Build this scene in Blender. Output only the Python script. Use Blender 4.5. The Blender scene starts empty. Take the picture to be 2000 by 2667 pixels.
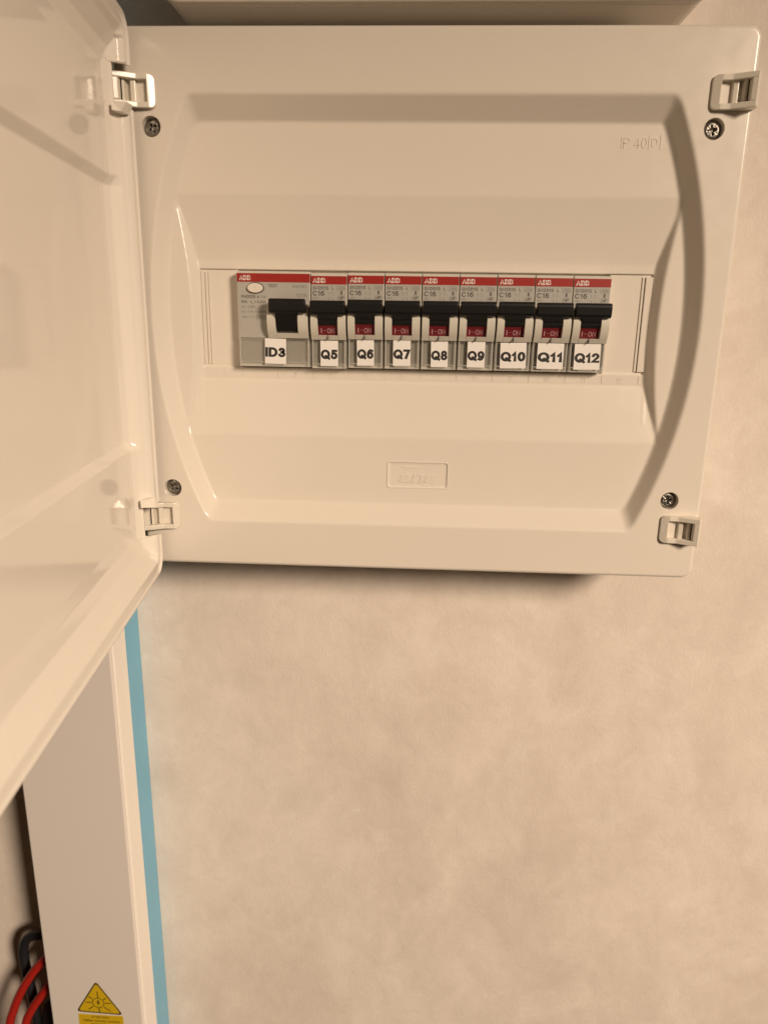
import bpy, math, random
import numpy as np
from mathutils import Vector, Matrix

random.seed(7)
S = 0.001                       # everything below is measured in millimetres
sc = bpy.context.scene
COL = sc.collection

# ------------------------------------------------------------------ camera
F_PX, PITCH, YAW, ROLL = 1900.0, 0.262, 0.046, -0.016
CAM = Vector((-0.21, -352.377, 2.46)) * S
cd = bpy.data.cameras.new('camera')
cam = bpy.data.objects.new('camera', cd)
COL.objects.link(cam)
cd.sensor_fit = 'VERTICAL'
cd.sensor_height = 36.0
cd.lens = F_PX / 2667.0 * 36.0
cd.clip_start = 0.005
cd.clip_end = 50.0
Rx = Matrix(((1, 0, 0), (0, math.cos(PITCH), math.sin(PITCH)), (0, -math.sin(PITCH), math.cos(PITCH))))
Rz = Matrix(((math.cos(YAW), -math.sin(YAW), 0), (math.sin(YAW), math.cos(YAW), 0), (0, 0, 1)))
Ry = Matrix(((math.cos(ROLL), 0, math.sin(ROLL)), (0, 1, 0), (-math.sin(ROLL), 0, math.cos(ROLL))))
R = Rz @ Rx @ Ry                # columns: right, forward, up
right, fwd, up = R.col[0], R.col[1], R.col[2]
M = Matrix((right, up, -fwd)).transposed().to_4x4()
M.translation = CAM
cam.matrix_world = M
cd.dof.use_dof = True
cd.dof.focus_distance = 0.356
cd.dof.aperture_fstop = cd.lens / 2.2
sc.camera = cam

# ------------------------------------------------------------------ room light, lamp, exposure
w = bpy.data.worlds.new('World')
sc.world = w
w.use_nodes = True
bg = w.node_tree.nodes['Background']
bg.inputs[0].default_value = (1.0, 0.52, 0.22, 1)
bg.inputs[1].default_value = 0.026

ld = bpy.data.lights.new('ceiling_spot', 'SPOT')     # recessed warm ceiling spot, up to the right
ld.energy = 238.0
ld.color = (1.0, 0.788, 0.59)
ld.spot_size = math.radians(65)
ld.spot_blend = 1.0
ld.shadow_soft_size = 0.23
lamp = bpy.data.objects.new('ceiling_spot', ld)
COL.objects.link(lamp)
lamp.location = (1.16, -1.47, 0.64)
aim = Vector((-0.08, 0.06, -0.86)) - lamp.location
lamp.rotation_euler = aim.to_track_quat('-Z', 'Y').to_euler()

sc.view_settings.view_transform = 'Standard'
sc.view_settings.look = 'None'
sc.view_settings.exposure = 0.0
sc.view_settings.gamma = 1.0
sc.view_settings.use_curve_mapping = False
sc.render.engine = 'CYCLES'
sc.render.resolution_x, sc.render.resolution_y = 767, 1024

# ------------------------------------------------------------------ materials
def mat(name, col, rough=0.4, metal=0.0, spec=0.5, bump=0.0, bscale=900.0, var=0.0, vscale=40.0, rvar=0.0, coat=0.0):
    m = bpy.data.materials.new(name)
    m.use_nodes = True
    nt = m.node_tree
    b = nt.nodes['Principled BSDF']
    b.inputs['Base Color'].default_value = (*col, 1)
    b.inputs['Roughness'].default_value = rough
    b.inputs['Metallic'].default_value = metal
    b.inputs['Specular IOR Level'].default_value = spec
    b.inputs['Coat Weight'].default_value = coat
    tc = nt.nodes.new('ShaderNodeTexCoord')
    if var > 0:
        n = nt.nodes.new('ShaderNodeTexNoise')
        n.inputs['Scale'].default_value = vscale
        n.inputs['Detail'].default_value = 5
        nt.links.new(tc.outputs['Object'], n.inputs['Vector'])
        mx = nt.nodes.new('ShaderNodeMix')
        mx.data_type = 'RGBA'
        mx.inputs[6].default_value = (*[c * (1 - var) for c in col], 1)
        mx.inputs[7].default_value = (*[min(1, c * (1 + var)) for c in col], 1)
        nt.links.new(n.outputs['Fac'], mx.inputs[0])
        nt.links.new(mx.outputs[2], b.inputs['Base Color'])
    if rvar > 0:
        n = nt.nodes.new('ShaderNodeTexNoise')
        n.inputs['Scale'].default_value = 120.0
        n.inputs['Detail'].default_value = 6
        nt.links.new(tc.outputs['Object'], n.inputs['Vector'])
        mr = nt.nodes.new('ShaderNodeMapRange')
        mr.inputs[3].default_value = max(0.02, rough - rvar)
        mr.inputs[4].default_value = rough + rvar
        nt.links.new(n.outputs['Fac'], mr.inputs[0])
        nt.links.new(mr.outputs[0], b.inputs['Roughness'])
    if bump > 0:
        n = nt.nodes.new('ShaderNodeTexNoise')
        n.inputs['Scale'].default_value = bscale
        n.inputs['Detail'].default_value = 3
        nt.links.new(tc.outputs['Object'], n.inputs['Vector'])
        bp = nt.nodes.new('ShaderNodeBump')
        bp.inputs['Strength'].default_value = bump
        bp.inputs['Distance'].default_value = 0.0003
        nt.links.new(n.outputs['Fac'], bp.inputs['Height'])
        nt.links.new(bp.outputs['Normal'], b.inputs['Normal'])
    return m

WHITE = mat('white_plastic', (0.72, 0.668, 0.595), 0.22, bump=0.07, bscale=1400, var=0.022, vscale=14, rvar=0.09)
DOORM = mat('glossy_white_plastic', (0.78, 0.73, 0.66), 0.09, var=0.02, vscale=14, rvar=0.05)
CLIPM = mat('clip_plastic', (0.73, 0.685, 0.60), 0.16)
BODY = mat('breaker_plastic', (0.59, 0.565, 0.50), 0.42, bump=0.06, bscale=2500)
GREY = mat('grey_label', (0.40, 0.39, 0.36), 0.45, bump=0.04, bscale=2500)
RED = mat('red_print', (0.31, 0.014, 0.010), 0.42)
WHITEINK = mat('white_ink', (0.72, 0.62, 0.58), 0.5)
HOLD = mat('label_holder_grey', (0.60, 0.585, 0.535), 0.45)
INK = mat('dark_ink', (0.055, 0.05, 0.045), 0.55)
INKL = mat('pale_ink', (0.125, 0.12, 0.11), 0.55)
BLACKINK = mat('black_ink', (0.018, 0.017, 0.016), 0.5)
BLACK = mat('black_plastic', (0.009, 0.0085, 0.0085), 0.42, spec=0.28, bump=0.08, bscale=2200)
FLAG = mat('dark_red_flag', (0.14, 0.012, 0.018), 0.4)
FLAGINK = mat('flag_ink', (0.55, 0.33, 0.34), 0.5)
PAPER = mat('paper_sticker', (0.80, 0.78, 0.76), 0.62, bump=0.08, bscale=1800)
STEEL = mat('zinc_screw', (0.27, 0.255, 0.23), 0.33, metal=1.0, bump=0.25, bscale=1500, rvar=0.1)
LID = mat('trunking_lid_plastic', (0.735, 0.69, 0.65), 0.38, var=0.015, vscale=12, bump=0.05, bscale=900)
TRUNK = mat('trunking_base_plastic', (0.87, 0.83, 0.77), 0.30)
BLUE = mat('blue_film', (0.16, 0.45, 0.66), 0.35, var=0.05, vscale=18)
YELLOW = mat('yellow_sticker', (0.62, 0.42, 0.012), 0.40)
STKINK = mat('sticker_ink', (0.07, 0.045, 0.01), 0.5)
RUBBER = mat('black_cable_sheath', (0.013, 0.014, 0.018), 0.45)
REDC = mat('red_cable_sheath', (0.40, 0.018, 0.012), 0.42)
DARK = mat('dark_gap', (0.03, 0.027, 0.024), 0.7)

# clear label cover
CLEAR = bpy.data.materials.new('clear_plastic')
CLEAR.use_nodes = True
nt = CLEAR.node_tree
nt.nodes.clear()
o_ = nt.nodes.new('ShaderNodeOutputMaterial')
tr = nt.nodes.new('ShaderNodeBsdfTransparent')
tr.inputs[0].default_value = (0.975, 0.975, 0.965, 1)
gl = nt.nodes.new('ShaderNodeBsdfGlossy')
gl.inputs['Roughness'].default_value = 0.08
lw = nt.nodes.new('ShaderNodeLayerWeight')
lw.inputs[0].default_value = 0.35
mr = nt.nodes.new('ShaderNodeMapRange')
mr.inputs[3].default_value = 0.05
mr.inputs[4].default_value = 0.6
ms = nt.nodes.new('ShaderNodeMixShader')
nt.links.new(lw.outputs['Fresnel'], mr.inputs[0])
nt.links.new(mr.outputs[0], ms.inputs[0])
nt.links.new(tr.outputs[0], ms.inputs[1])
nt.links.new(gl.outputs[0], ms.inputs[2])
nt.links.new(ms.outputs[0], o_.inputs[0])

FRAME = mat('painted_edge_light', (0.74, 0.72, 0.67), 0.15)  # clear cover bars: bright refraction along the edges is put into this whitish tint
FRAME.node_tree.nodes['Principled BSDF'].inputs['Alpha'].default_value = 0.42

# wallpaper: soft cloudy mottling with a fine fibre relief
WALL = bpy.data.materials.new('mottled_wallpaper')
WALL.use_nodes = True
nt = WALL.node_tree
b = nt.nodes['Principled BSDF']
b.inputs['Roughness'].default_value = 0.62
b.inputs['Specular IOR Level'].default_value = 0.3
tc = nt.nodes.new('ShaderNodeTexCoord')
mp = nt.nodes.new('ShaderNodeMapping')
mp.inputs['Scale'].default_value = (1.0, 1.0, 0.8)
nt.links.new(tc.outputs['Object'], mp.inputs['Vector'])
def noise(scale, detail, rough, dist=0.0, vec=None):
    n = nt.nodes.new('ShaderNodeTexNoise')
    n.inputs['Scale'].default_value = scale
    n.inputs['Detail'].default_value = detail
    n.inputs['Roughness'].default_value = rough
    n.inputs['Distortion'].default_value = dist
    nt.links.new(vec or mp.outputs['Vector'], n.inputs['Vector'])
    return n
def ramp(src, p0, c0, p1, c1):
    r = nt.nodes.new('ShaderNodeValToRGB')
    r.color_ramp.elements[0].position = p0
    r.color_ramp.elements[0].color = (*c0, 1)
    r.color_ramp.elements[1].position = p1
    r.color_ramp.elements[1].color = (*c1, 1)
    nt.links.new(src, r.inputs[0])
    return r
n1 = noise(5.0, 7, 0.62, 1.1)
n2 = noise(13.0, 9, 0.68, 0.9)
n3 = noise(42.0, 9, 0.72, 0.5)
r1 = ramp(n1.outputs['Fac'], 0.32, (0.665, 0.592, 0.525), 0.70, (0.775, 0.705, 0.635))
r2 = ramp(n2.outputs['Fac'], 0.47, (0, 0, 0), 0.68, (1, 1, 1))
r3 = ramp(n3.outputs['Fac'], 0.36, (0.935, 0.925, 0.915), 0.66, (1.04, 1.04, 1.04))
m1 = nt.nodes.new('ShaderNodeMix'); m1.data_type = 'RGBA'
m1.inputs[7].default_value = (0.86, 0.805, 0.74, 1)
mf = nt.nodes.new('ShaderNodeMath'); mf.operation = 'MULTIPLY'; mf.inputs[1].default_value = 0.42
nt.links.new(r2.outputs[0], mf.inputs[0])
nt.links.new(mf.outputs[0], m1.inputs[0])
nt.links.new(r1.outputs[0], m1.inputs[6])
m2 = nt.nodes.new('ShaderNodeMix'); m2.data_type = 'RGBA'; m2.blend_type = 'MULTIPLY'
m2.inputs[0].default_value = 1.0
nt.links.new(m1.outputs[2], m2.inputs[6])
nt.links.new(r3.outputs[0], m2.inputs[7])
n4 = noise(210.0, 3, 0.6, 0.4)
r4 = ramp(n4.outputs['Fac'], 0.62, (0, 0, 0), 0.74, (0.55, 0.55, 0.55))
m3 = nt.nodes.new('ShaderNodeMix'); m3.data_type = 'RGBA'
m3.inputs[7].default_value = (0.90, 0.86, 0.80, 1)
mk = nt.nodes.new('ShaderNodeMath'); mk.operation = 'MULTIPLY'
nt.links.new(r4.outputs[0], mk.inputs[0])
nt.links.new(r2.outputs[0], mk.inputs[1])
nt.links.new(mk.outputs[0], m3.inputs[0])
nt.links.new(m2.outputs[2], m3.inputs[6])
nt.links.new(m3.outputs[2], b.inputs['Base Color'])
mp2 = nt.nodes.new('ShaderNodeMapping')
mp2.inputs['Scale'].default_value = (1.0, 1.0, 0.6)
nt.links.new(tc.outputs['Object'], mp2.inputs['Vector'])
nf = noise(650.0, 4, 0.65, 0.3, mp2.outputs['Vector'])
ng = noise(120.0, 4, 0.6, 0.0, mp2.outputs['Vector'])
ad = nt.nodes.new('ShaderNodeMath'); ad.operation = 'ADD'
nt.links.new(nf.outputs['Fac'], ad.inputs[0])
nt.links.new(ng.outputs['Fac'], ad.inputs[1])
bp = nt.nodes.new('ShaderNodeBump')
bp.inputs['Strength'].default_value = 0.30
bp.inputs['Distance'].default_value = 0.0007
nt.links.new(ad.outputs[0], bp.inputs['Height'])
nt.links.new(bp.outputs['Normal'], b.inputs['Normal'])

# ------------------------------------------------------------------ helpers
BASE = {}
def thing(name, label, cat, base, group=None):
    o = bpy.data.objects.new(name, None)
    COL.objects.link(o)
    o.location = Vector(base) * S
    o.empty_display_size = 0.01
    o['label'] = label
    o['category'] = cat
    if group:
        o['group'] = group
    BASE[o.name] = Vector(base)
    return o

def link(name, me, m, parent=None, smooth=False, bevel=0.0, seg=2):
    o = bpy.data.objects.new(name, me)
    COL.objects.link(o)
    if m is not None and not me.materials:
        me.materials.append(m)
    if smooth:
        me.polygons.foreach_set('use_smooth', np.ones(len(me.polygons), bool))
    if bevel > 0:
        bv = o.modifiers.new('bevel', 'BEVEL')
        bv.width = bevel * S
        bv.segments = seg
        bv.limit_method = 'ANGLE'
        bv.angle_limit = math.radians(35)
    if parent is not None:
        o.parent = parent
        if parent.type == 'EMPTY':
            o.location = -BASE.get(parent.name, Vector((0, 0, 0))) * S
    return o

class MB:
    """collects solids (millimetres) into one mesh"""
    def __init__(s):
        s.v, s.f = [], []
    def add(s, v, f):
        k = len(s.v)
        s.v += [tuple(p) for p in v]
        s.f += [tuple(i + k for i in q) for q in f]
        return s
    def box(s, x0, x1, y0, y1, z0, z1):
        return s.add([(x0, y0, z0), (x1, y0, z0), (x1, y1, z0), (x0, y1, z0), (x0, y0, z1), (x1, y0, z1), (x1, y1, z1), (x0, y1, z1)],
                     [(0, 3, 2, 1), (4, 5, 6, 7), (0, 1, 5, 4), (1, 2, 6, 5), (2, 3, 7, 6), (3, 0, 4, 7)])
    def profx(s, prof, x0, x1):
        """profile of (y,z) points extruded along x; counter-clockwise seen from +x"""
        n = len(prof)
        v = [(x0, y, z) for y, z in prof] + [(x1, y, z) for y, z in prof]
        f = [tuple(range(n))[::-1], tuple(range(n, 2 * n))]
        f += [(i, (i + 1) % n, n + (i + 1) % n, n + i) for i in range(n)]
        return s.add(v, f)
    def profz(s, prof, z0, z1):
        n = len(prof)
        v = [(x, y, z0) for x, y in prof] + [(x, y, z1) for x, y in prof]
        f = [tuple(range(n))[::-1], tuple(range(n, 2 * n))]
        f += [(i, (i + 1) % n, n + (i + 1) % n, n + i) for i in range(n)]
        return s.add(v, f)
    def profy(s, prof, y0, y1):
        """outline of (x,z) points extruded along y (y0 = front)"""
        n = len(prof)
        v = [(x, y0, z) for x, z in prof] + [(x, y1, z) for x, z in prof]
        f = [tuple(range(n)), tuple(range(n, 2 * n))[::-1]]
        f += [(i, n + i, n + (i + 1) % n, (i + 1) % n) for i in range(n)]
        return s.add(v, f)
    def ring(s, outer, inner, y0, y1):
        """flat frame between two equal-length outlines (x,z)"""
        n = len(outer)
        v = [(x, y0, z) for x, z in outer] + [(x, y0, z) for x, z in inner] + [(x, y1, z) for x, z in outer] + [(x, y1, z) for x, z in inner]
        f = []
        for i in range(n):
            j = (i + 1) % n
            f += [(i, j, n + j, n + i), (2 * n + i, 3 * n + i, 3 * n + j, 2 * n + j), (i, 2 * n + i, 2 * n + j, j), (n + i, n + j, 3 * n + j, 3 * n + i)]
        return s.add(v, f)
    def tube(s, pts, r, n=14):
        pts = [Vector(p) for p in pts]
        v, f = [], []
        prev = None
        for i, p in enumerate(pts):
            t = (pts[min(i + 1, len(pts) - 1)] - pts[max(i - 1, 0)]).normalized()
            a = prev - t * prev.dot(t) if prev else t.cross(Vector((0.3, 1, 0.2)))
            a.normalize()
            prev = a
            bb = t.cross(a)
            v += [p + r * (math.cos(2 * math.pi * k / n) * a + math.sin(2 * math.pi * k / n) * bb) for k in range(n)]
        for i in range(len(pts) - 1):
            for k in range(n):
                f.append((i * n + k, i * n + (k + 1) % n, (i + 1) * n + (k + 1) % n, (i + 1) * n + k))
        f += [tuple(range(n))[::-1], tuple(range((len(pts) - 1) * n, len(pts) * n))]
        return s.add(v, f)
    def mesh(s, name):
        me = bpy.data.meshes.new(name)
        me.from_pydata([(x * S, y * S, z * S) for x, y, z in s.v], [], s.f)
        import bmesh
        bm = bmesh.new()
        bm.from_mesh(me)
        bmesh.ops.recalc_face_normals(bm, faces=bm.faces)
        bm.to_mesh(me)
        bm.free()
        me.update()
        return me
    def build(s, name, m, parent=None, **k):
        return link(name, s.mesh(name), m, parent, **k)

def spline(pts, n=10):
    """Catmull-Rom through the points"""
    P = [Vector(p) for p in pts]
    P = [P[0] * 2 - P[1]] + P + [P[-1] * 2 - P[-2]]
    out = []
    for i in range(1, len(P) - 2):
        for k in range(n):
            t = k / n
            a, b_, c, d = P[i - 1], P[i], P[i + 1], P[i + 2]
            out.append(0.5 * ((2 * b_) + (c - a) * t + (2 * a - 5 * b_ + 4 * c - d) * t * t + (3 * b_ - a - 3 * c + d) * t ** 3))
    out.append(P[-2])
    return out

def rrect(x0, x1, z0, z1, r, n=6):
    out = []
    for cx, cz, a0 in ((x1 - r, z1 - r, 0), (x0 + r, z1 - r, 90), (x0 + r, z0 + r, 180), (x1 - r, z0 + r, 270)):
        for k in range(n + 1):
            a = math.radians(a0 + 90 * k / n)
            out.append((cx + r * math.cos(a), cz + r * math.sin(a)))
    return out

def _arc(cx, cz, rx, rz, a0, a1, n=14):
    return [(cx + rx * math.cos(math.radians(a0 + (a1 - a0) * k / n)), cz + rz * math.sin(math.radians(a0 + (a1 - a0) * k / n))) for k in range(n + 1)]
# plain grotesque capitals and figures: (advance width, [pen strokes]) in a unit box
GLYPH = {
    'A': (.72, [[(0, 0), (.5, 1), (1, 0)], [(.2, .33), (.8, .33)]]),
    'B': (.68, [[(0, 0), (0, 1), (.55, 1)] + _arc(.55, .76, .38, .24, 90, -90) + [(0, .52)], [(0, .52), (.6, .52)] + _arc(.6, .26, .4, .26, 90, -90) + [(0, 0)]]),
    'C': (.74, [_arc(.5, .5, .5, .5, 42, 318, 26)]),
    'D': (.72, [[(0, 0), (0, 1), (.42, 1)] + _arc(.42, .5, .58, .5, 90, -90, 18) + [(0, 0)]]),
    'E': (.62, [[(1, 0), (0, 0), (0, 1), (1, 1)], [(0, .52), (.9, .52)]]),
    'F': (.60, [[(0, 0), (0, 1), (1, 1)], [(0, .5), (.85, .5)]]),
    'H': (.70, [[(0, 0), (0, 1)], [(1, 0), (1, 1)], [(0, .52), (1, .52)]]),
    'I': (.0, [[(.5, 0), (.5, 1)]]),
    'L': (.56, [[(0, 1), (0, 0), (1, 0)]]),
    'N': (.70, [[(0, 0), (0, 1), (1, 0), (1, 1)]]),
    'O': (.76, [_arc(.5, .5, .5, .5, 90, 450, 30)]),
    'Q': (.80, [_arc(.5, .5, .5, .5, 90, 450, 30), [(.58, .26), (1.02, -.05)]]),
    'P': (.66, [[(0, 0), (0, 1), (.6, 1)] + _arc(.6, .74, .4, .26, 90, -90) + [(0, .48)]]),
    'S': (.66, [_arc(.5, .745, .44, .255, 18, 262, 16) + _arc(.5, .255, .48, .255, 82, -165, 16)]),
    'T': (.62, [[(0, 1), (1, 1)], [(.5, 1), (.5, 0)]]),
    'U': (.70, [[(0, 1), (0, .35)] + _arc(.5, .35, .5, .35, 180, 360) + [(1, 1)]]),
    'V': (.68, [[(0, 1), (.5, 0), (1, 1)]]),
    '0': (.58, [_arc(.5, .5, .5, .5, 90, 450, 28)]),
    '1': (.36, [[(.0, .72), (.8, 1.0), (.8, 0)]]),
    '2': (.58, [_arc(.48, .72, .48, .28, 168, -38, 14) + [(0, 0), (1, 0)]]),
    '3': (.58, [_arc(.48, .755, .42, .245, 155, -85, 14) + _arc(.48, .265, .5, .265, 85, -158, 14)]),
    '4': (.60, [[(.74, 0), (.74, 1), (0, .28), (1, .28)]]),
    '5': (.58, [[(.92, 1), (.2, 1), (.08, .5)] + _arc(.48, .33, .5, .33, 132, -158, 18)]),
    '6': (.58, [_arc(.5, .32, .48, .32, 90, 450, 24), _arc(.62, .42, .62, .58, 62, 188, 12)]),
    '7': (.56, [[(0, 1), (1, 1), (.36, 0)]]),
    '8': (.58, [_arc(.5, .76, .42, .24, 90, 450, 22), _arc(.5, .26, .5, .26, 90, 450, 24)]),
    '9': (.58, [_arc(.5, .68, .48, .32, 90, 450, 24), _arc(.38, .58, .62, .58, 242, 368, 12)]),
    '=': (.50, [[(0, .34), (1, .34)], [(0, .62), (1, .62)]]),
    '-': (.40, [[(0, .46), (1, .46)]]),
    ',': (.0, [[(.5, .06), (.2, -.16)]]),
    '~': (.50, [_arc(.25, .46, .25, .1, 180, 0, 6) + _arc(.75, .46, .25, .1, 180, 360, 6)]),
}
def _ribbon(pts, wt):
    """pen stroke of constant width with mitred joints -> quads"""
    p = [Vector(q) for q in pts]
    p = [q for i, q in enumerate(p) if i == 0 or (q - p[i - 1]).length > 1e-5]
    closed = (p[0] - p[-1]).length < 1e-4
    if closed:
        p = p[:-1]
    if not closed and len(p) > 1:
        p[0] = p[0] + (p[0] - p[1]).normalized() * wt / 2
        p[-1] = p[-1] + (p[-1] - p[-2]).normalized() * wt / 2
    L, n = [], len(p)
    for i in range(n):
        a = (p[i] - p[i - 1]).normalized() if (i > 0 or closed) else (p[1] - p[0]).normalized()
        b_ = (p[(i + 1) % n] - p[i]).normalized() if (i < n - 1 or closed) else a
        m_ = Vector((-(a + b_).y, (a + b_).x))
        m_ = m_.normalized() if m_.length > 1e-6 else Vector((-a.y, a.x))
        k = min(1.9, 1 / max(0.3, m_.dot(Vector((-a.y, a.x)))))
        L.append(m_ * (wt / 2 * k))
    v = [tuple(p[i] + L[i]) for i in range(n)] + [tuple(p[i] - L[i]) for i in range(n)]
    f = [(i, (i + 1) % n, n + (i + 1) % n, n + i) for i in range(n if closed else n - 1)]
    return v, f
def stroke_text(body, wt, gap):
    """whole line of text, cap height 1 -> list of (verts, faces) per stroke"""
    x, out = 0.0, []
    for ch in body:
        if ch == ' ':
            x += 0.32
            continue
        aw, strokes = GLYPH[ch]
        inner = max(0.0, aw + (wt - .1) * .5 - wt) if aw else 0.12 * (ch == ',')
        for s_ in strokes:
            q = [(x + wt / 2 + (a * inner if aw else 0.0 + (a - .5) * 0.3 * (ch == ',')), wt / 2 + c * (1 - wt)) for a, c in s_]
            out.append(_ribbon(q, wt))
        x += inner + wt + gap
    return out, x - gap

TEXT_CACHE = {}
def text_raw(body, bold=0.0, spacing=1.0):
    key = (body, bold, spacing)
    if key not in TEXT_CACHE:
        cu = bpy.data.curves.new('t', 'FONT')
        cu.body = body
        cu.size = 1.0
        cu.offset = bold
        cu.space_character = spacing
        cu.resolution_u = 4
        o = bpy.data.objects.new('t', cu)
        COL.objects.link(o)
        dg = bpy.context.evaluated_depsgraph_get()
        me = bpy.data.meshes.new_from_object(o.evaluated_get(dg))
        v = np.array([p.co[:2] for p in me.vertices])
        f = [tuple(p.vertices) for p in me.polygons]
        bpy.data.objects.remove(o)
        bpy.data.curves.remove(cu)
        bpy.data.meshes.remove(me)
        TEXT_CACHE[key] = (v, f)
    return TEXT_CACHE[key]

def put_text(mb, body, x, z, h, y, width=None, bold=0.0, thick=0.0, spacing=1.0, shear=0.0, anchor='l', cap=None):
    """letters standing at (x, z) = lower left corner, h = cap height, facing -y"""
    if all(ch == ' ' or ch in GLYPH for ch in body):
        wt = 0.115 + bold * 2.6
        st, tw = stroke_text(body, wt, 0.13 - bold * 1.7)
        kx = width / tw if width else h
        x00 = x - (tw * kx / 2 if anchor == 'c' else 0)
        for i, (v, f) in enumerate(st):
            yy = y - 0.004 * (i % 4)
            P = [(x00 + a * kx + shear * c * h, yy, z + c * h) for a, c in v]
            if thick > 0:
                n = len(P)
                Q = [(p[0], y + thick, p[2]) for p in P]
                ed = {}
                for q in f:
                    for j in range(4):
                        e_ = (q[j], q[(j + 1) % 4])
                        ky = tuple(sorted(e_))
                        ed[ky] = None if ky in ed else e_
                mb.add(P + Q, list(f) + [(e_[0], e_[1], e_[1] + n, e_[0] + n) for e_ in ed.values() if e_])
            else:
                mb.add(P, f)
        return mb
    v, f = text_raw(body, bold, spacing)
    v = v - v.min(0)
    sz = v.max(0)
    capv, _ = text_raw('H', bold)
    ch = np.ptp(capv[:, 1])
    lowv, _ = text_raw(body, bold, spacing)
    base = max(0.0, -lowv[:, 1].min() - bold)
    k = h / ch
    kx = width / sz[0] if width else k
    px = v[:, 0] * kx + shear * v[:, 1] * k
    pz = (v[:, 1] - base) * k
    if anchor == 'c':
        px = px - np.ptp(px) / 2
    n = len(v)
    P = [(x + a, y, z + c) for a, c in zip(px, pz)]
    if thick > 0:
        # front face plus side skirt
        Q = [(x + a, y + thick, z + c) for a, c in zip(px, pz)]
        ed = {}
        for q in f:
            for i in range(len(q)):
                e = (q[i], q[(i + 1) % len(q)])
                ed[tuple(sorted(e))] = None if tuple(sorted(e)) in ed else e
        side = [(e[0], e[1], e[1] + n, e[0] + n) for e in ed.values() if e]
        mb.add(P + Q, list(f) + side)
    else:
        mb.add(P, f)
    return mb

def grid_mesh(name, P, mask=None):
    """P: (rows, cols, 3) in mm; mask: quads to keep"""
    r, c = P.shape[:2]
    idx = np.arange(r * c).reshape(r, c)
    q = np.stack([idx[:-1, :-1], idx[:-1, 1:], idx[1:, 1:], idx[1:, :-1]], -1)
    q = q[mask] if mask is not None else q.reshape(-1, 4)
    return P.reshape(-1, 3), q

def np_mesh(name, V, Q):
    used = np.unique(Q)
    rm = np.full(len(V), -1)
    rm[used] = np.arange(len(used))
    V = V[used] * S
    Q = rm[Q]
    me = bpy.data.meshes.new(name)
    me.vertices.add(len(V))
    me.vertices.foreach_set('co', V.astype(np.float32).ravel())
    me.loops.add(Q.size)
    me.loops.foreach_set('vertex_index', Q.astype(np.int32).ravel())
    me.polygons.add(len(Q))
    me.polygons.foreach_set('loop_start', np.arange(0, Q.size, 4, dtype=np.int32))
    me.polygons.foreach_set('loop_total', np.full(len(Q), 4, dtype=np.int32))
    me.polygons.foreach_set('use_smooth', np.ones(len(Q), bool))
    me.update(calc_edges=True)
    me.validate()
    return me

def blur(A, sig):
    if sig <= 0:
        return A
    k = int(3 * sig + 1)
    g = np.exp(-0.5 * (np.arange(-k, k + 1) / sig) ** 2)
    g /= g.sum()
    A = np.pad(A, k, mode='edge')
    A = np.apply_along_axis(lambda r: np.convolve(r, g, 'valid'), 0, A)
    return np.apply_along_axis(lambda r: np.convolve(r, g, 'valid'), 1, A)

def smin(a, b_, k):
    h = np.clip(0.5 + 0.5 * (b_ - a) / k, 0, 1)
    return b_ * (1 - h) + a * h - k * h * (1 - h)

# ------------------------------------------------------------------ the wall
D = 60.0                                        # the wall stands 60 mm behind the cover's border
wall = MB().box(-900, 900, D, D + 60, -1100, 900).build('wall', WALL)
wall['kind'] = 'structure'
wall['label'] = 'beige mottled papered wall behind the boxes'

# ------------------------------------------------------------------ the open distribution box
W2, H2 = 138.4, 122.4
WX, WZ0, WZ1 = 107.7, -23.0, 23.3               # opening for the breakers
box = thing('distribution_box', 'white plastic distribution box with its door open, holding a row of breakers', 'electrical box', (0, D, -H2))

def axis(parts, step):
    out = [parts[0]]
    for a, b_ in zip(parts[:-1], parts[1:]):
        n = max(1, int(round((b_ - a) / step)))
        out += list(np.linspace(a, b_, n + 1)[1:])
    return np.array(out)

STEP = 0.62
xs = np.concatenate([axis([-W2, -W2 + 2.5], 0.25), axis([-W2 + 2.5, -WX, WX, W2 - 2.5], STEP)[1:], axis([W2 - 2.5, W2], 0.25)[1:]])
zs = np.concatenate([axis([-H2, -H2 + 2.5], 0.25), axis([-H2 + 2.5, WZ0, WZ1, H2 - 2.5], STEP)[1:], axis([H2 - 2.5, H2], 0.25)[1:]])
X, Z = np.meshgrid(xs, zs)
RC = 5.5
over = np.clip(np.abs(Z) - (H2 - RC), 0, RC)
xmax = W2 - (RC - np.sqrt(np.maximum(RC ** 2 - over ** 2, 0)))
ax = np.abs(X)
X = np.where(ax > 118, np.sign(X) * (118 + (ax - 118) * (xmax - 118) / (W2 - 118)), X)
ax = np.abs(X)
RS = 8.0                                        # depth of the big recess
t_top = (96.0 - Z) / 9.6
t_bot = (Z + 98.6) / 8.6
t_side = (232.3 - np.sqrt((ax + 104.9) ** 2 + Z ** 2)) / 5.4
t = smin(smin(t_top, t_bot, 0.3), t_side, 0.45)
Y = RS * np.clip(t, 0, 1)
xc = 110.6 + 6.0 * (np.abs(Z) / 55.0) ** 2
yt = 5.4 * np.clip((56.0 - np.abs(Z)) / 28.5, 0, 1)
ys = np.maximum(0, (xc - ax) * 1.7)
Y = Y + np.minimum(yt, ys)
Y = Y + 0.45 * ((Z < -28.2) & (Z > -29.0) & (ax < 107.5)) - 0.18 * ((np.abs(ax - 109.0) < 0.45) & (Z < -32) & (Z > -47))
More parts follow.
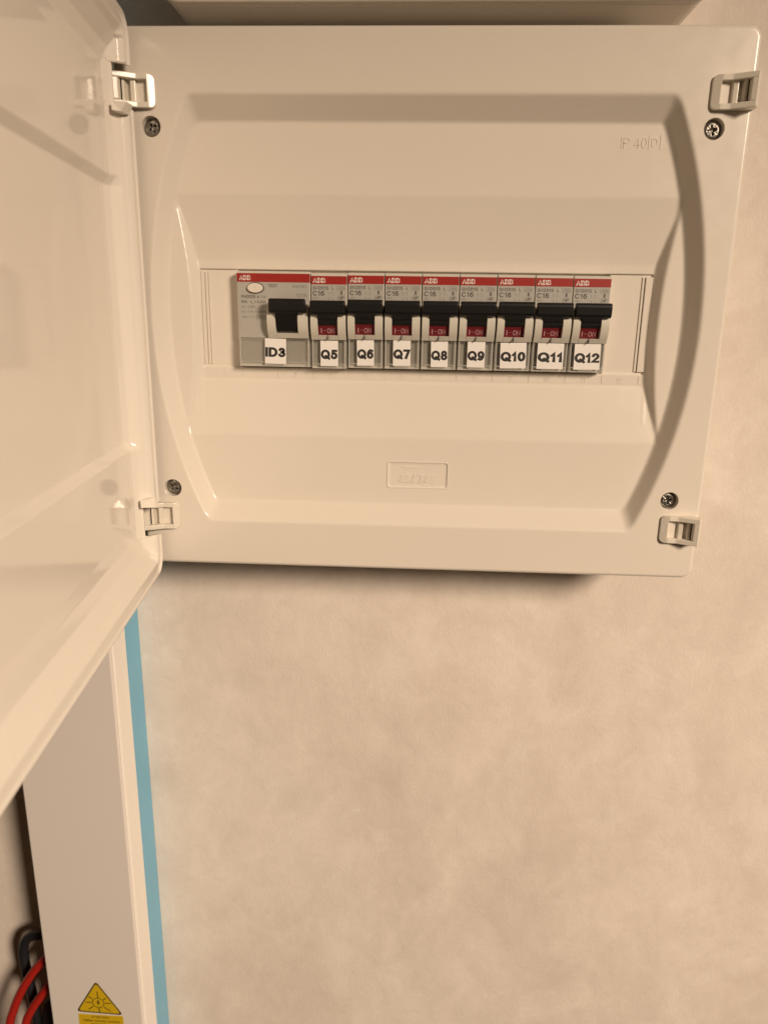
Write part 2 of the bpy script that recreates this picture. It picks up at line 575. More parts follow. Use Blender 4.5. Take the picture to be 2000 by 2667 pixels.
# shallow sink for the logo
lg = np.maximum(np.abs(X + 0.2) - 14.9, np.abs(Z + 74.6) - 6.4)
Y = Y + 0.38 * np.clip(-lg / 0.6, 0, 1)
Y = blur(Y, 0.75)
e = np.minimum(np.where(ax > 118, xmax - ax, 99), H2 - np.abs(Z))
dxc, dzc = np.maximum(ax - (W2 - RC), 0), np.maximum(np.abs(Z) - (H2 - RC), 0)
e = np.where((dxc > 0) & (dzc > 0), RC - np.sqrt(dxc ** 2 + dzc ** 2), np.minimum(W2 - ax, H2 - np.abs(Z)))
e = np.clip(e, 0, 1.9)
Y = Y + 1.9 - np.sqrt(np.maximum(1.9 ** 2 - (1.9 - e) ** 2, 0))
SCREWS = [(-122.9, 82.5), (122.9, 82.5), (-122.9, -82.6), (122.9, -82.6)]
for sx, sz in SCREWS:
    rr = np.hypot(X - sx, Z - sz)
    Y = np.where(rr < 5.0, Y + 6.0, Y)
P = np.stack([X, Y, Z], -1)
cxm = 0.5 * (xs[:-1] + xs[1:])
czm = 0.5 * (zs[:-1] + zs[1:])
hole = (np.abs(cxm)[None, :] < WX) & ((czm > WZ0) & (czm < WZ1))[:, None]
V, Q = grid_mesh('cover', P, ~hole)
# skirt round the outside and a lip round the opening
nr, nc = X.shape
ids = np.arange(nr * nc).reshape(nr, nc)
def skirt(V, Q, loop, fn):
    k = len(V)
    nv = np.array([fn(V[i]) for i in loop])
    n = len(loop)
    q = np.array([(loop[i], loop[(i + 1) % n], k + (i + 1) % n, k + i) for i in range(n)])
    return np.vstack([V, nv]), np.vstack([Q, q])
outer = list(ids[0, :]) + list(ids[1:, -1]) + list(ids[-1, -2::-1]) + list(ids[-2:0:-1, 0])
V, Q = skirt(V, Q, outer[::-1], lambda p: (p[0] * 0.996, 24.0, p[2] * 0.996))
c0, c1 = np.argmin(abs(xs + WX)), np.argmin(abs(xs - WX))
r0, r1 = np.argmin(abs(zs - WZ0)), np.argmin(abs(zs - WZ1))
inner = list(ids[r0, c0:c1 + 1]) + list(ids[r0 + 1:r1 + 1, c1]) + list(ids[r1, c1 - 1:c0 - 1:-1]) + list(ids[r1 - 1:r0, c0][::-1] if False else [ids[r, c0] for r in range(r1 - 1, r0, -1)])
V, Q = skirt(V, Q, inner, lambda p: (p[0], p[1] + 3.2, p[2]))
cover = link('cover', np_mesh('cover', V, Q[:, ::-1]), WHITE, box)
cover['label'] = 'white moulded front cover with curved recess'

MB().profy(rrect(-136.4, 136.4, -120.4, 120.4, 6), 16, D).build('back_box', WHITE, box, bevel=0.5)
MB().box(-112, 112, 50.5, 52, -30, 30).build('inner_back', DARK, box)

# embossed writing
mb = MB()
put_text(mb, 'IP 40', 86.0, 76.3, 4.4, RS - 0.17, width=11.2, thick=0.4, bold=-0.01)
put_text(mb, 'D', 99.2, 77.0, 3.4, RS - 0.17, width=2.6, thick=0.4, bold=-0.01)
mb.box(97.9, 98.25, RS - 0.17, RS + 0.2, 76.0, 81.6)
mb.box(103.0, 103.35, RS - 0.17, RS + 0.2, 76.0, 81.8)
mb.build('embossed_rating', WHITE, box)
mb = MB()
for i in range(12):
    xm = -97.2 + 17.66 * i
    put_text(mb, str(i + 1), xm - 0.2, -27.3, 2.6, RS + 5.4 - 0.18, thick=0.5, anchor='c')
    mb.box(xm + 8.7, xm + 8.95, RS + 5.4 - 0.2, RS + 5.7, -27.8, -24.0)
mb.build('module_numbers', WHITE, box)
# moulded logo: rounded frame with low italic letters
mb = MB()
LY = RS + 0.38
mb.ring(rrect(-15.6, 15.2, -81.5, -67.7, 1.6), rrect(-15.1, 14.7, -81.0, -68.2, 1.3), RS - 0.28, RS + 0.3)
put_text(mb, 'ana', -9.6, -78.6, 6.4, LY - 0.26, width=18.5, thick=0.4, bold=0.035, shear=0.32)
mb.box(-7.6, 0.6, LY - 0.22, LY + 0.1, -70.9, -70.3)
mb.box(2.0, 8.0, LY - 0.22, LY + 0.1, -80.0, -79.5)
mb.build('moulded_logo', WHITE, box)

# blanking strips beside the breakers
def blank(x0, x1, ridges):
    yb_ = RS + 6.2
    mb = MB().box(x0, x1, yb_, yb_ + 2, WZ0 - 0.6, WZ1 + 0.6)
    for a, b_, p in ridges:
        mb.profz([(a, yb_ - p), (b_, yb_ - p), (b_, yb_ + 0.5), (a, yb_ + 0.5)], WZ0 + 1.2, WZ1 - 1.2)
    mb.build('blanking_strip', WHITE, box, bevel=0.25)
blank(-108.4, -89.1, [(-107.6, -106.1, 0.55), (-105.5, -104.5, 0.65), (-104.0, -103.2, 0.5)])
blank(88.0, 108.4, [(103.0, 104.2, 0.6), (104.42, 107.8, 1.3)])

# screws: ring of the counterbore, head with cross recess
def screw_mesh(ang):
    n, rad = 61, 3.75
    g = np.linspace(-1, 1, n)
    A, B = np.meshgrid(g, g)
    # map the square to the disc
    U = A * np.sqrt(1 - B ** 2 / 2) * rad
    Wd = B * np.sqrt(1 - A ** 2 / 2) * rad
    ca, sa = math.cos(ang), math.sin(ang)
    u, v = U * ca + Wd * sa, -U * sa + Wd * ca
    r = np.hypot(U, Wd)
    h = 1.15 * np.sqrt(np.maximum(1 - (r / (rad * 1.06)) ** 2, 0)) ** 0.8
    h = np.minimum(h, 0.95)
    cr = np.minimum(np.maximum(np.abs(u) - 0.48, np.abs(v) - 2.05), np.maximum(np.abs(v) - 0.48, np.abs(u) - 2.05))
    h = h - 1.5 * np.clip(-cr / 0.25, 0, 1)
    core = np.hypot(u, v) - 0.95
    h = np.where(core < 0, np.minimum(h, -0.7), h)
    d1, d2 = np.abs(u - v) / 1.414, np.abs(u + v) / 1.414
    h = h - 0.14 * ((np.minimum(d1, d2) < 0.11) & (r > 1.2) & (r < 3.0))
    h = blur(h, 0.6)
    P = np.stack([U, 3.3 - h, Wd], -1)
    V, Q = grid_mesh('screw', P)
    return np_mesh('screw', V, Q[:, ::-1])
for k, (sx, sz) in enumerate(SCREWS):
    mb = MB()
    n = 56
    prof = [(6.2, -0.012), (4.5, -0.015), (4.32, 0.12), (4.25, 0.5), (4.2, 5.0), (0.3, 5.0)]
    vv, ff = [], []
    for r, y in prof:
        vv += [(sx + r * math.cos(2 * math.pi * i / n), y, sz + r * math.sin(2 * math.pi * i / n)) for i in range(n)]
    for j in range(len(prof) - 1):
        for i in range(n):
            ff.append((j * n + i, j * n + (i + 1) % n, (j + 1) * n + (i + 1) % n, (j + 1) * n + i))
    mb.add(vv, ff)
    mb.build('screw_recess', WHITE, box)
    so = link('screw', screw_mesh([0.6, 0.25, 1.0, 0.1][k]), STEEL, box)
    so.location = (Vector((sx, 0, sz)) - BASE[box.name]) * S
    # tilt by a hair, as driven screws are
    so.rotation_euler = (random.uniform(-.03, .03), 0, random.uniform(-.03, .03))

# clips: identical mouldings, hinges at the left, latches at the right
def clip(sgn, zc, name):
    """u runs from the inner end (0) to the outer edge of the box (18.4)"""
    def hgt(u):
        return float(np.interp(u, [0, 3.3, 7.6, 16.6], [1.0, 2.75, 2.9, 7.6]))
    mb = MB()
    def bar(u0, u1, z0, z1, lo=0.05, n=8, drop=0.0):
        us = np.linspace(u0, u1, n + 1)
        prof = [(sgn * (119.6 + u), -(hgt(u) - drop)) for u in us] + [(sgn * (119.6 + u1), -lo), (sgn * (119.6 + u0), -lo)]
        mb.profz(prof, z0, z1)
    fr = CLIPM
    # inner post with rounded corners
    n = 6
    out = []
    r = 2.4
    for cx_, cz_, a0 in ((r, 6.8 - r, 90), (r, -6.8 + r, 180)):
        for k in range(n + 1):
            a = math.radians(a0 + 90 * k / n)
            out.append((sgn * (119.6 + cx_ + r * math.cos(a)), zc + cz_ + r * math.sin(a)))
    out += [(sgn * (119.6 + 3.4), zc - 6.8), (sgn * (119.6 + 3.4), zc + 6.8)]
    mb.profy(out, -2.6, -0.05)
    mb.v = [(x, -hgt(abs(x) - 119.6), z) if y_ == -2.6 else (x, y_, z) for x, y_, z in mb.v]
    bar(3.4, 16.6, zc + 4.4, zc + 6.8, n=12)
    bar(3.4, 16.6, zc - 6.8, zc - 4.4, n=12)
    bar(14.4, 16.6, zc - 4.4, zc + 4.4, lo=3.4, n=2)
    # the limb that wraps round the edge of the cover
    us = (16.0, 16.6, 18.9, 18.9, 17.6)
    if sgn > 0:
      mb.profz([(sgn * (119.6 + u), y_) for u, y_ in zip(us, (-7.1, -7.4, -3.2, 6.0, 6.0))], zc - 6.3, zc + 6.3)
    o = mb.build(name, fr, box, bevel=0.4, seg=3)
    mb = MB()
    # the tongue seen through the window, with its ribs
    mb.profz([(sgn * (119.6 + 8.4), -0.05), (sgn * (119.6 + 8.7), -1.7), (sgn * (119.6 + 10.6), -2.3), (sgn * (119.6 + 11.0), -0.05)], zc - 4.4, zc + 4.4)
    mb.profz([(sgn * (119.6 + 12.6), -0.05), (sgn * (119.6 + 12.9), -3.2), (sgn * (119.6 + 13.9), -3.6), (sgn * (119.6 + 13.9), -0.05)], zc - 4.4, zc + 4.4)
    tg = mb.build('clip_tongue', CLIPM, None, bevel=0.2)
    tg.parent = o
    return o
for zc in (96.2, -96.6):
    clip(1, zc, 'latch_clip')
    clip(-1, zc, 'hinge_clip')

# ------------------------------------------------------------------ the door, swung open by 83 degrees
A = math.radians(7.0)
nx, ny = math.cos(A), math.sin(A)
dx, dy = math.sin(A), -math.cos(A)
C0 = -128.0
S0, S1, HZ = -10.5, 262.0, 123.4
ss = axis([S0, 25.0, S1], 0.9)
ss = np.concatenate([axis([S0, 30.0], 0.45), axis([30.0, S1], 1.4)[1:]])
zz = np.concatenate([axis([-HZ, -80], 0.5), axis([-80, -63], 0.8)[1:], axis([-63, -54], 0.5)[1:], axis([-54, 52], 2.0)[1:], axis([52, 62], 0.5)[1:], axis([62, 80], 0.8)[1:], axis([80, HZ], 0.5)[1:]])
SS, ZZ = np.meshgrid(ss, zz)
RD = 9.0
over = np.clip(np.abs(ZZ) - (HZ - RD), 0, RD)
cut = RD - np.sqrt(np.maximum(RD ** 2 - over ** 2, 0))
zn = np.minimum(np.abs(ZZ - 96.2), np.abs(ZZ + 96.6))
notch = 7.6 * np.clip((8.6 - zn) / 0.8, 0, 1)          # cut-outs in which the hinge clips sit
cut = cut + notch
lo = SS < 20
SS = np.where(lo, 20 - (20 - SS) * (20 - (S0 + cut)) / (20 - S0), SS)
def pw(x, xp, fp):
    return np.interp(x, xp, fp)
ez = HZ - np.abs(ZZ)
es = SS - S0
dsx = np.maximum(RD - es, 0)
dzx = np.maximum(RD - ez, 0)
ecorner = RD - np.hypot(dsx, dzx)
e = np.where((dsx > 0) & (dzx > 0), ecorner, np.minimum(es, ez))
e = np.minimum(e, S1 - SS)
rim = pw(e, [0, 0.7, 1.0, 5.0, 5.3], [0, 0, 0.9, 1.0, 1.0])
# sloped sides of the tray (wide along top/bottom, a little narrower at the hinge)
eb = np.minimum(ez * 1.0, es * 1.6)
eb = np.where((dsx > 0) & (dzx > 0), e, eb)
w_out = pw(eb, [5.3, 8, 14, 20, 26, 40], [1.0, 3.4, 7.2, 9.1, 9.6, 9.6])
w_cen = w_out + 3.0 * np.clip((es - 7.0) / 2.0, 0, 1)
m_ = np.clip((59.8 - ZZ) / 4.0, 0, 1) * np.clip((ZZ + 61.0) / 3.4, 0, 1)
wd = np.where(e < 5.3, rim, w_out + m_ * (np.maximum(w_cen, w_out) - w_out))
def dpos(s, wv, z):
    c = C0 - wv
    return np.stack([c * nx + s * dx, c * ny + s * dy, z], -1)
P1 = dpos(SS, wd, ZZ)
P2 = dpos(SS, np.maximum(wd + 1.8, 3.0), ZZ)
V1, Q1 = grid_mesh('d', P1)
V2, Q2 = grid_mesh('d', P2)
n1_ = len(V1)
ids = np.arange(n1_).reshape(SS.shape)
loop = list(ids[0, :]) + list(ids[1:, -1]) + list(ids[-1, -2::-1]) + list(ids[-2:0:-1, 0])
side = np.array([(loop[i], loop[(i + 1) % len(loop)], loop[(i + 1) % len(loop)] + n1_, loop[i] + n1_) for i in range(len(loop))])
V = np.vstack([V1, V2])
Q = np.vstack([Q1[:, ::-1], Q2 + n1_, side])
door = link('door', np_mesh('door', V, Q), DOORM, box)
door['label'] = 'glossy white door swung open to the left'
# ears of the hinge on the inside of the rim
for zc in (96.2, -96.6):
    for s_ in (-1, 1):
        if s_ * zc > 0:
            continue
        mb = MB()
        z0, z1 = zc + s_ * 8.0, zc + s_ * 11.8
        def q(s, wv, z):
            c = C0 - wv
            return (c * nx + s * dx, c * ny + s * dy, z)
        a = [q(-4.6, 4.6, z0), q(2.5, 6.0, z0), q(1.5, -0.2, z0), q(-4.6, -1.4, z0)]
        b_ = [q(-4.6, 4.6, z1), q(2.5, 6.0, z1), q(0.5, 2.6, z1), q(-4.6, 0.6, z1)]
        mb.add(a + b_, [(0, 1, 2, 3), (7, 6, 5, 4), (0, 4, 5, 1), (1, 5, 6, 2), (2, 6, 7, 3), (3, 7, 4, 0)])
        ear = mb.build('hinge_ear', DOORM, None, bevel=0.3)
        ear.parent = door

# ------------------------------------------------------------------ breakers
FZ = 22.1
def cheek_profile():
    return [(8.4, 8.2), (5.6, 7.2), (4.0, 5.2), (3.1, 2.6), (2.9, 0.0), (3.3, -2.6), (4.2, -5.0), (5.4, -7.0), (6.4, -8.5), (9.6, -8.5), (9.6, 8.2)]
def smooth_profile(pts, k):
    """spline the first k points, keep the rest"""
    s = spline([(p[0], p[1], 0) for p in pts[:k]], 5)
    return [(p[0], p[1]) for p in s] + list(pts[k:])

def handle_parts(t, x0, x1, sx0, sx1, flag, back=7.6):
    bar = [(2.6, 9.7), (0.8, 9.9), (-0.3, 9.2), (-0.6, 8.0), (-0.3, 4.6), (0.5, 3.4), (1.6, 3.1), (3.4, 3.5), (4.6, 6.0), (4.0, 8.6)]
    o = MB().profx(bar, x0, x1).build('handle', BLACK, t, bevel=0.45, seg=3)
    st = [(0.9, 5.5), (0.7, 3.3), (2.2, 1.9), (3.2, 0.8), (3.3, -0.3), (4.4, -1.3)]
    if flag:
        st += [(4.5, -1.5), (back + 1, -1.5), (back + 1, 5.5)]
    else:
        st = [(0.9, 5.5), (0.7, 3.3), (2.0, 1.6), (3.2, -0.6), (4.3, -2.8), (5.6, -5.2), (back + 1, -5.4), (back + 1, 5.5)]
    s = MB().profx(st, sx0, sx1).build('stem', BLACK, None, bevel=0.2)
    s.parent = o
    return o

def make_breaker():
    t = thing('circuit_breaker', 'x', 'circuit breaker', (8.8, 8, -22.3), 'single module breakers in the row')
    wd_ = 17.32
    MB().profx([(8, FZ), (8, -8.5), (9.4, -8.6), (9.4, -22.2), (50, -22.2), (50, FZ)], 0.12, wd_).build('body', BODY, t, bevel=0.25)
    MB().box(0.35, wd_ - 0.25, 7.9, 8.3, 8.6, 17.1).build('label_plate', GREY, t)
    band = MB().box(0.2, wd_ - 0.1, 7.86, 8.3, 17.15, 20.9).build('red_band', RED, t)
    mb = MB()
    put_text(mb, 'ABB', 1.1, 17.75, 2.3, 7.83, width=6.0, bold=0.045)
    # the letters are cut by a fine cross, as on the badge
    lt = mb.build('lettering', WHITEINK, None); lt.parent = band
    mb = MB().box(0.9, 7.3, 7.80, 7.82, 18.80, 19.02)
    for xx in (2.02, 4.32, 6.32):
        mb.box(xx, xx + 0.2, 7.80, 7.82, 17.6, 20.2)
    lt = mb.build('lettering_cuts', RED, None); lt.parent = band
    mb = MB()
    y = 7.88
    put_text(mb, 'SN201S', 0.95, 14.7, 1.5, y, width=7.6, bold=0.016)
    put_text(mb, 'L', 10.1, 14.7, 1.5, y, width=0.9, bold=0.016)
    put_text(mb, 'C16', 0.95, 11.9, 2.25, y, width=5.6, bold=0.018)
    put_text(mb, 'NF', 13.35, 10.35, 1.35, y, width=2.2, bold=0.03, shear=0.2)
    mb.build('printed_text', INK, t)
    mb = MB()
    put_text(mb, '4500', 12.95, 14.9, 1.1, y, width=3.0)
    put_text(mb, '230V~', 0.95, 10.4, 0.8, y, width=2.9)
    put_text(mb, '470488', 1.3, 9.0, 0.85, y, width=5.2)
    mb.ring(rrect(12.3, 16.4, 14.5, 16.4, 0.3), rrect(12.42, 16.28, 14.62, 16.28, 0.25), y, y + 0.02)
    c = lambda rx, rz: [(14.5 + rx * math.cos(k * math.pi / 12), 11.0 + rz * math.sin(k * math.pi / 12)) for k in range(24)]
    mb.ring(c(1.9, 1.15), c(1.78, 1.03), y, y + 0.02)
    for xx in (8.6, 10.4):
        mb.box(xx, xx + 0.14, y, y + 0.02, 12.2, 13.4)
        mb.box(xx - 0.55, xx + 0.14, y, y + 0.02, 13.5, 13.62)
        mb.box(xx, xx + 0.14, y, y + 0.02, 9.2, 11.0)
        mb.box(xx - 0.5, xx, y, y + 0.02, 10.9, 11.03)
        mb.box(xx - 0.4, xx + 0.7, y, y + 0.02, 9.5, 9.62)
    mb.box(14.1, 15.1, y, y + 0.02, 12.5, 14.2)
    mb.build('faint_print', INKL, t)
    cp = smooth_profile(cheek_profile(), 9)
    mb = MB().profx(cp, 0.35, 3.75).profx(cp, 13.25, wd_ - 0.25)
    mb.profx([(4.75, -6.25), (6.3, -8.5), (9.6, -8.5), (9.6, -6.25)], 3.75, 13.25)
    mb.box(3.75, 13.25, 8.5, 9.6, -6.3, 8.2)
    mb.build('shroud', BODY, t, bevel=0.18)
    MB().box(8.32, 8.52, 4.6, 7.0, -8.3, -6.2).build('seam', DARK, t)
    handle_parts(t, 0.55, 16.95, 3.95, 13.1, True)
    fl = MB().profx([(4.9, -1.45), (6.6, -6.3), (8.6, -6.3), (8.6, -1.45)], 3.85, 13.15).build('on_flag', FLAG, t)
    mb = MB()
    put_text(mb, 'I', 5.1, 0, 2.35, 0, width=0.38)
    mb.box(6.1, 7.5, 0, 0.01, 1.15, 1.38)
    put_text(mb, 'ON', 8.1, 0, 2.35, 0, width=3.5)
    # lean the letters onto the sloping flag
    nrm = Vector((0, -4.85, -1.7)).normalized()
    upv = Vector((0, -1.7, 4.85)).normalized()
    o0 = Vector((0, 6.22, -5.25)) + nrm * 0.04
    mb.v = [tuple(o0 + Vector((x, 0, 0)) + upv * z) for x, yy, z in mb.v]
    lt = mb.build('lettering', FLAGINK, None); lt.parent = fl
    # label holder behind its clear cover
    MB().box(0.7, wd_ - 0.6, 9.0, 9.6, -21.4, -9.2).build('label_holder', HOLD, t, bevel=0.15)
    lc = MB().box(0.55, wd_ - 0.45, 7.25, 7.6, -19.6, -8.8).build('label_cover', CLEAR, t)
    mb = MB().box(0.5, 1.2, 6.95, 9.0, -22.0, -8.75).box(wd_ - 1.1, wd_ - 0.4, 6.95, 9.0, -22.0, -8.75)
    mb.box(1.2, wd_ - 1.1, 6.95, 9.0, -20.15, -19.62).box(1.2, wd_ - 1.1, 6.95, 9.0, -22.0, -21.4)
    mb.box(1.2, wd_ - 1.1, 7.65, 9.0, -9.4, -8.8)
    fr_ = mb.build('cover_frame', FRAME, None, bevel=0.15); fr_.parent = lc
    MB().box(5.2, 12.2, 7.5, 9.0, -21.3, -20.3).build('cover_catch', BODY, t, bevel=0.15)
    return t

def copy_tree(o, parent=None):
    c = o.copy()
    COL.objects.link(c)
    if parent is not None:
        c.parent = parent
    for ch in o.children:
        copy_tree(ch, c)
    return c

def sticker(t, txt, xc, wdt, tilt=0.0, th=4.55, dz=0.0):
    """white paper tag on the clear cover, local coordinates"""
    me = MB().box(-wdt / 2, wdt / 2, -0.11, 0.07, -6.0, 6.0).mesh('name_sticker')
    o = link('name_sticker', me, PAPER, t)
    o.location = (Vector((xc, 6.86, -14.7 + dz)) - (Vector((8.8, 8, -22.3)) if t.name.startswith('circuit') else Vector(BASE[t.name]) - Vector((X0R, 0, 0)))) * S
    o.rotation_euler = (0, tilt, 0)
    mb = MB()
    put_text(mb, txt, -0.05, -2.75, th, -0.14, width=wdt * 0.96, bold=0.048, anchor='c')
    me = mb.mesh('lettering')
    l = link('lettering', me, BLACKINK, None)
    l.parent = o
    o['label'] = 'white paper tag lettered ' + txt
    return o

X0R = -88.7
X0B, PITCH_M = -53.32, 17.62
NAMES = ['Q5', 'Q6', 'Q7', 'Q8', 'Q9', 'Q10', 'Q11', 'Q12']
proto = make_breaker()
trees = [proto] + [copy_tree(proto) for _ in NAMES[1:]]
OFF = [-0.45, 0.0, 0.0, 0.0, 0.0, 0.05, 0.0, -0.05]
SXC = [8.9, 8.8, 8.7, 9.1, 9.0, 9.0, 9.0, 8.8]
SW = [8.5, 8.2, 8.4, 8.1, 8.4, 12.3, 12.4, 12.3]
for k, (t, nm) in enumerate(zip(trees, NAMES)):
    t.location = (Vector((X0B + PITCH_M * k + 8.8, 8.0, -22.3 + OFF[k])) + Vector((0, random.uniform(-.12, .12), 0))) * S
    t['label'] = 'black-handled single breaker switched on, with the white tag ' + nm
    sticker(t, nm, SXC[k], SW[k], random.uniform(-.02, .02), dz=random.uniform(-.15, .15))
    for ch in t.children:
        if ch.name.startswith('handle'):
            ch.location.z += random.uniform(-.18, .18) * S
            ch.location.y += random.uniform(-.2, .2) * S

# residual current breaker, two modules wide
t = thing('residual_current_breaker', 'wide two-module breaker with oval test button and the white tag ID3', 'circuit breaker', (X0R + 17.6, 8, -22.3))
def rx(v): return v + X0R
WR = 35.1
MB().profx([(8, FZ + 0.2), (8, -8.5), (9.4, -8.6), (9.4, -22.2), (50, -22.2), (50, FZ + 0.2)], rx(0), rx(WR)).build('body', BODY, t, bevel=0.25)
MB().box(rx(0.3), rx(WR - 0.3), 7.9, 8.3, -8.1, 17.3).build('label_plate', GREY, t)
band = MB().box(rx(0.1), rx(WR - 0.1), 7.86, 8.3, 17.35, 21.3).build('red_band', RED, t)
mb = MB()
put_text(mb, 'ABB', rx(1.3), 18.1, 2.3, 7.83, width=5.4, bold=0.045)
lt = mb.build('lettering', WHITEINK, None); lt.parent = band
mb = MB().box(rx(1.1), rx(6.9), 7.80, 7.82, 19.15, 19.37)
for xx in (2.1, 4.2, 6.0):
    mb.box(rx(xx), rx(xx + 0.2), 7.80, 7.82, 17.9, 20.6)
lt = mb.build('lettering_cuts', RED, None); lt.parent = band
mb = MB()
y = 7.88
put_text(mb, 'TEST', rx(15.0), 15.0, 1.45, y, width=4.4, bold=0.014)
put_text(mb, 'FH202S A', rx(2.0), 9.9, 1.45, y, width=8.6, bold=0.02)
put_text(mb, '63A', rx(2.0), 7.7, 1.2, y, width=2.8, bold=0.02)
put_text(mb, 'I', rx(6.3), 7.7, 1.2, y, width=0.25, bold=0.02)
put_text(mb, 'n', rx(7.0), 7.3, 0.7, y, width=0.7)
put_text(mb, '= 0,03A', rx(8.4), 7.7, 1.2, y, width=5.4, bold=0.015)
mb.build('printed_text', INK, t)
mb = MB()
put_text(mb, '444161', rx(26.6), 14.9, 1.4, y, width=6.6)
put_text(mb, 'S270I', rx(28.6), 10.8, 1.35, y, width=4.6)
put_text(mb, 'Un ~230V', rx(2.0), 5.4, 1.05, y, width=6.6)
put_text(mb, 'Im = I', rx(2.0), 3.2, 1.05, y, width=4.55)
put_text(mb, 'm = 1000A', rx(6.6), 3.2, 1.0, y, width=7.0)
put_text(mb, '63A', rx(2.2), 0.7, 0.95, y, width=2.6)
mb.box(rx(5.4), rx(8.4), y, y + 0.02, 1.1, 1.25)
put_text(mb, '10000', rx(9.4), 0.7, 0.95, y, width=3.6)
mb.ring(rrect(rx(8.9), rx(13.5), 0.2, 2.1, 0.3), rrect(rx(9.02), rx(13.38), 0.32, 1.98, 0.25), y, y + 0.02)
put_text(mb, 'TB', rx(11.2), 10.0, 1.1, y, width=2.6)
mb.build('faint_print', INKL, t)
n = 32
ell = lambda a, b_: [(rx(8.9) + a * math.cos(2 * math.pi * k / n), 14.6 + b_ * math.sin(2 * math.pi * k / n)) for k in range(n)]
MB().profy(ell(4.15, 2.65), 7.84, 8.0).build('button_well', DARK, t)
tb = MB().profy(ell(3.75, 2.25), 6.5, 8.0).build('test_button', WHITE, t, bevel=0.35, seg=3)
mb = put_text(MB(), 'T', rx(8.5), 13.7, 1.5, 6.47, width=1.1)
lt = mb.build('lettering', BODY, None); lt.parent = tb
cp = smooth_profile(cheek_profile(), 9)
mb = MB().profx(cp, rx(14.9), rx(19.0)).profx(cp, rx(29.6), rx(34.4))
mb.profx([(4.75, -6.0), (6.3, -8.5), (9.6, -8.5), (9.6, -6.0)], rx(19.0), rx(29.6))
mb.box(rx(19.0), rx(29.6), 8.5, 9.6, -6.0, 8.2)
mb.build('shroud', BODY, t, bevel=0.18)
handle_parts(t, rx(16.5), rx(33.6), rx(19.25), rx(29.35), False)
MB().box(rx(0.8), rx(WR - 0.8), 9.0, 9.6, -21.4, -9.2).build('label_holder', HOLD, t, bevel=0.15)
lc = MB().box(rx(0.6), rx(WR - 0.6), 7.25, 7.6, -19.6, -8.8).build('label_cover', CLEAR, t)
mb = MB().box(rx(0.55), rx(1.25), 6.95, 9.0, -22.0, -8.75).box(rx(WR - 1.25), rx(WR - 0.55), 6.95, 9.0, -22.0, -8.75)
mb.box(rx(1.25), rx(WR - 1.25), 6.95, 9.0, -20.15, -19.62).box(rx(1.25), rx(WR - 1.25), 6.95, 9.0, -22.0, -21.4)
mb.box(rx(1.25), rx(WR - 1.25), 7.65, 9.0, -9.4, -8.8)
fr_ = mb.build('cover_frame', FRAME, None, bevel=0.15); fr_.parent = lc
MB().box(rx(12.5), rx(21.5), 7.5, 9.0, -21.3, -20.3).build('cover_catch', BODY, t, bevel=0.15)
sticker(t, 'ID3', 18.1, 10.3, 0.02)

# ------------------------------------------------------------------ the second box above
ub = thing('distribution_box', 'lower edge of a second white box mounted above the open one', 'electrical box', (0, D, 130.6))
MB().profy(rrect(-116.5, 116.5, 130.8, 372, 9), 4.0, D).build('back_box', WHITE, ub, bevel=0.5)
MB().profy(rrect(-118, 118, 130.6, 374, 10), -1.0, 4.0).build('cover', WHITE, ub, bevel=1.2, seg=4)

# ------------------------------------------------------------------ cable trunking
TX0, TX1, TY = -233.0, -171.0, 20.0
tk = thing('cable_trunking', 'upright grey-white cable trunking with a blue strip along its right side', 'trunking', (-202, D, -640))
MB().box(TX0 + 0.8, TX1 - 0.6, TY + 2, D, -640, 420).build('base', TRUNK, tk, bevel=0.6)
MB().box(TX0, TX1 - 0.5, TY - 1.2, TY + 2.0, -640, 420).build('lid', LID, tk, bevel=0.9, seg=3)
MB().box(TX1 - 0.75, TX1 + 0.1, TY + 2.3, TY + 19.5, -640, 420).build('side_wall', TRUNK, tk, bevel=0.3)
MB().box(TX1 - 0.7, TX1 + 0.25, TY + 20.2, D - 0.3, -640, 420).build('blue_strip', BLUE, tk)

# warning sticker on the lid: triangle and text panel
SY = TY - 1.2
st = MB()
def tri(k, r):
    a, b_, c = Vector((-200.6, -419.6)), Vector((-215.8, -445.6)), Vector((-184.4, -446.6))
    g = (a + b_ + c) / 3
    pts = [g + (p - g) * k for p in (a, b_, c)]
    out = []
    for i in range(3):
        p, p0, p1 = pts[i], pts[i - 1], pts[(i + 1) % 3]
        q0, q1 = p + (p0 - p).normalized() * r, p + (p1 - p).normalized() * r
        for j in range(7):
            u = j / 6
            out.append(tuple((1 - u) ** 2 * q0 + 2 * u * (1 - u) * p + u * u * q1))
    return out
panel = MB().profy(tri(1.0, 3.0), SY - 0.10, SY + 0.05).profy(rrect(-214.8, -184.6, -466.0, -447.6, 0.8), SY - 0.10, SY + 0.05).build('warning_sticker', YELLOW, tk)
panel['label'] = 'yellow triangular warning sticker with a sun and bolt'
mb = MB().ring(tri(1.0, 3.0), tri(0.90, 2.6), SY - 0.14, SY - 0.05)
g = (-200.4, -437.5)
circ = lambda r: [(g[0] + r * math.cos(2 * math.pi * k / 28), g[1] + r * math.sin(2 * math.pi * k / 28)) for k in range(28)]
mb.ring(circ(4.1), circ(3.6), SY - 0.14, SY - 0.05)
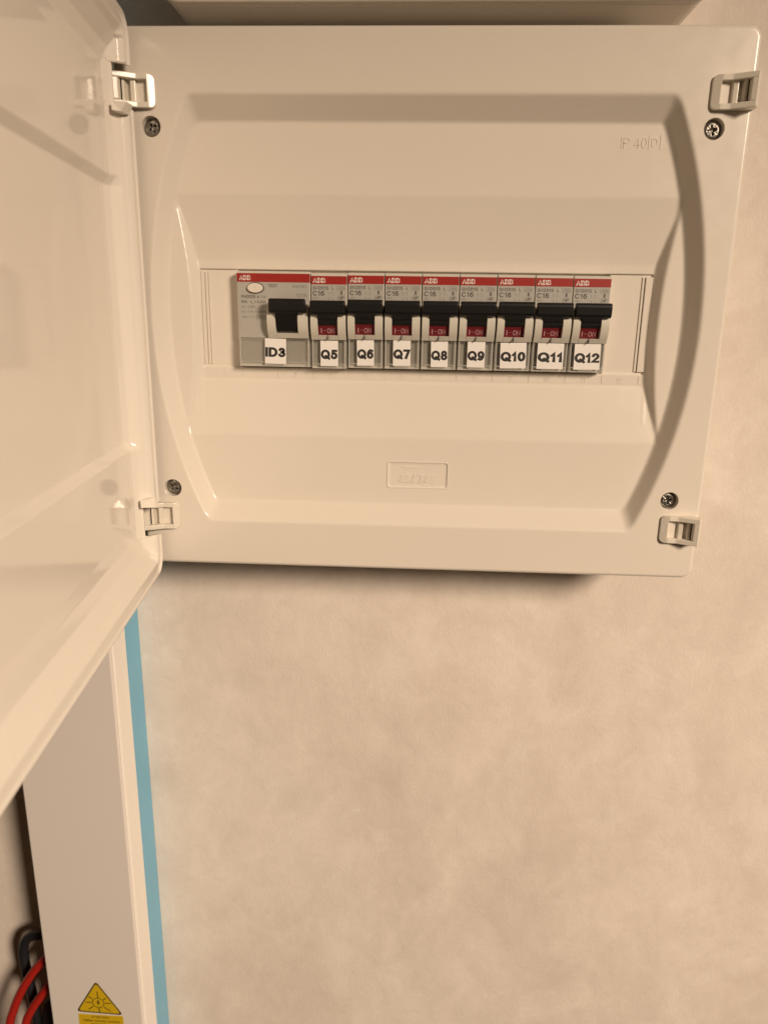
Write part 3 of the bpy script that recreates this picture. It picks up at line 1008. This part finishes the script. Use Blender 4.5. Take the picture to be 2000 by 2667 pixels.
for k, (ang, l0, l1) in enumerate([(90, 4.1, 9.4), (-88, 4.1, 8.6), (0, 4.4, 8.6), (180, 4.4, 8.6), (38, 4.6, 7.0), (142, 4.6, 8.0), (-40, 4.8, 10.2), (-140, 4.8, 9.0)]):
    a = math.radians(ang)
    u, v = Vector((math.cos(a), math.sin(a))), Vector((-math.sin(a), math.cos(a)))
    p = [Vector(g) + u * l0 + v * 0.33, Vector(g) + u * l0 - v * 0.33, Vector(g) + u * l1 - v * 0.33, Vector(g) + u * l1 + v * 0.33]
    mb.profy([tuple(i) for i in p], SY - 0.14, SY - 0.05)
bolt = [(0.2, 2.6), (-1.3, -0.3), (-0.1, -0.3), (-0.6, -2.8), (1.3, 0.5), (0.1, 0.5), (0.9, 2.6)]
mb.profy([(g[0] + a, g[1] + c) for a, c in bolt], SY - 0.14, SY - 0.05)
put_text(mb, 'ATTENTION', -200, -450.4, 1.7, SY - 0.14, width=12.0, bold=0.02, anchor='c')
put_text(mb, 'Câbles courant continu', -199.7, -453.4, 1.7, SY - 0.14, width=25.0, bold=0.02, anchor='c')
put_text(mb, 'sous tension', -199.7, -456.2, 1.7, SY - 0.14, width=14.0, bold=0.02, anchor='c')
l = mb.build('printed_warning', STKINK, None); l.parent = panel

# ------------------------------------------------------------------ cables beside the trunking
def cable(name, pts, r, m, label):
    o = MB().tube(spline(pts, 8), r).build(name, m, None, smooth=True)
    o['label'] = label
    o['category'] = 'cable'
    return o
cable('black_cable', [(-205, 41, -412), (-232, 42, -409), (-247, 42, -408.5), (-257, 42, -412), (-261.5, 42, -421), (-262, 42, -432), (-261, 42, -448), (-259.5, 42, -465), (-259.5, 43, -490), (-262, 44, -560), (-263, 46, -640)], 3.3, RUBBER,
      'thick black cable bent in a loop beside the trunking')
cable('red_cable', [(-205, 38, -398), (-228, 34, -407), (-241, 32, -418.5), (-251, 32, -431), (-261, 32, -448), (-268, 32, -464), (-272.5, 32, -478), (-278, 33, -510), (-282, 36, -560), (-283, 40, -640)], 2.9, REDC,
      'upper red cable curving down in front of the black cable')
cable('red_cable', [(-205, 38, -418), (-228, 34, -428), (-241, 32, -441.8), (-249.7, 32, -454), (-257, 32, -466.3), (-261, 32, -477), (-267, 33, -505), (-271, 36, -560), (-272, 40, -640)], 2.9, REDC,
      'lower red cable emerging from behind the trunking')
cable('black_cable', [(-200, 44, -440), (-228, 44, -455), (-243, 44, -466), (-249, 44, -478), (-251, 44, -500), (-252, 45, -560), (-252, 46, -640)], 5.5, RUBBER,
      'thickest black cable low beside the trunking at the picture edge')
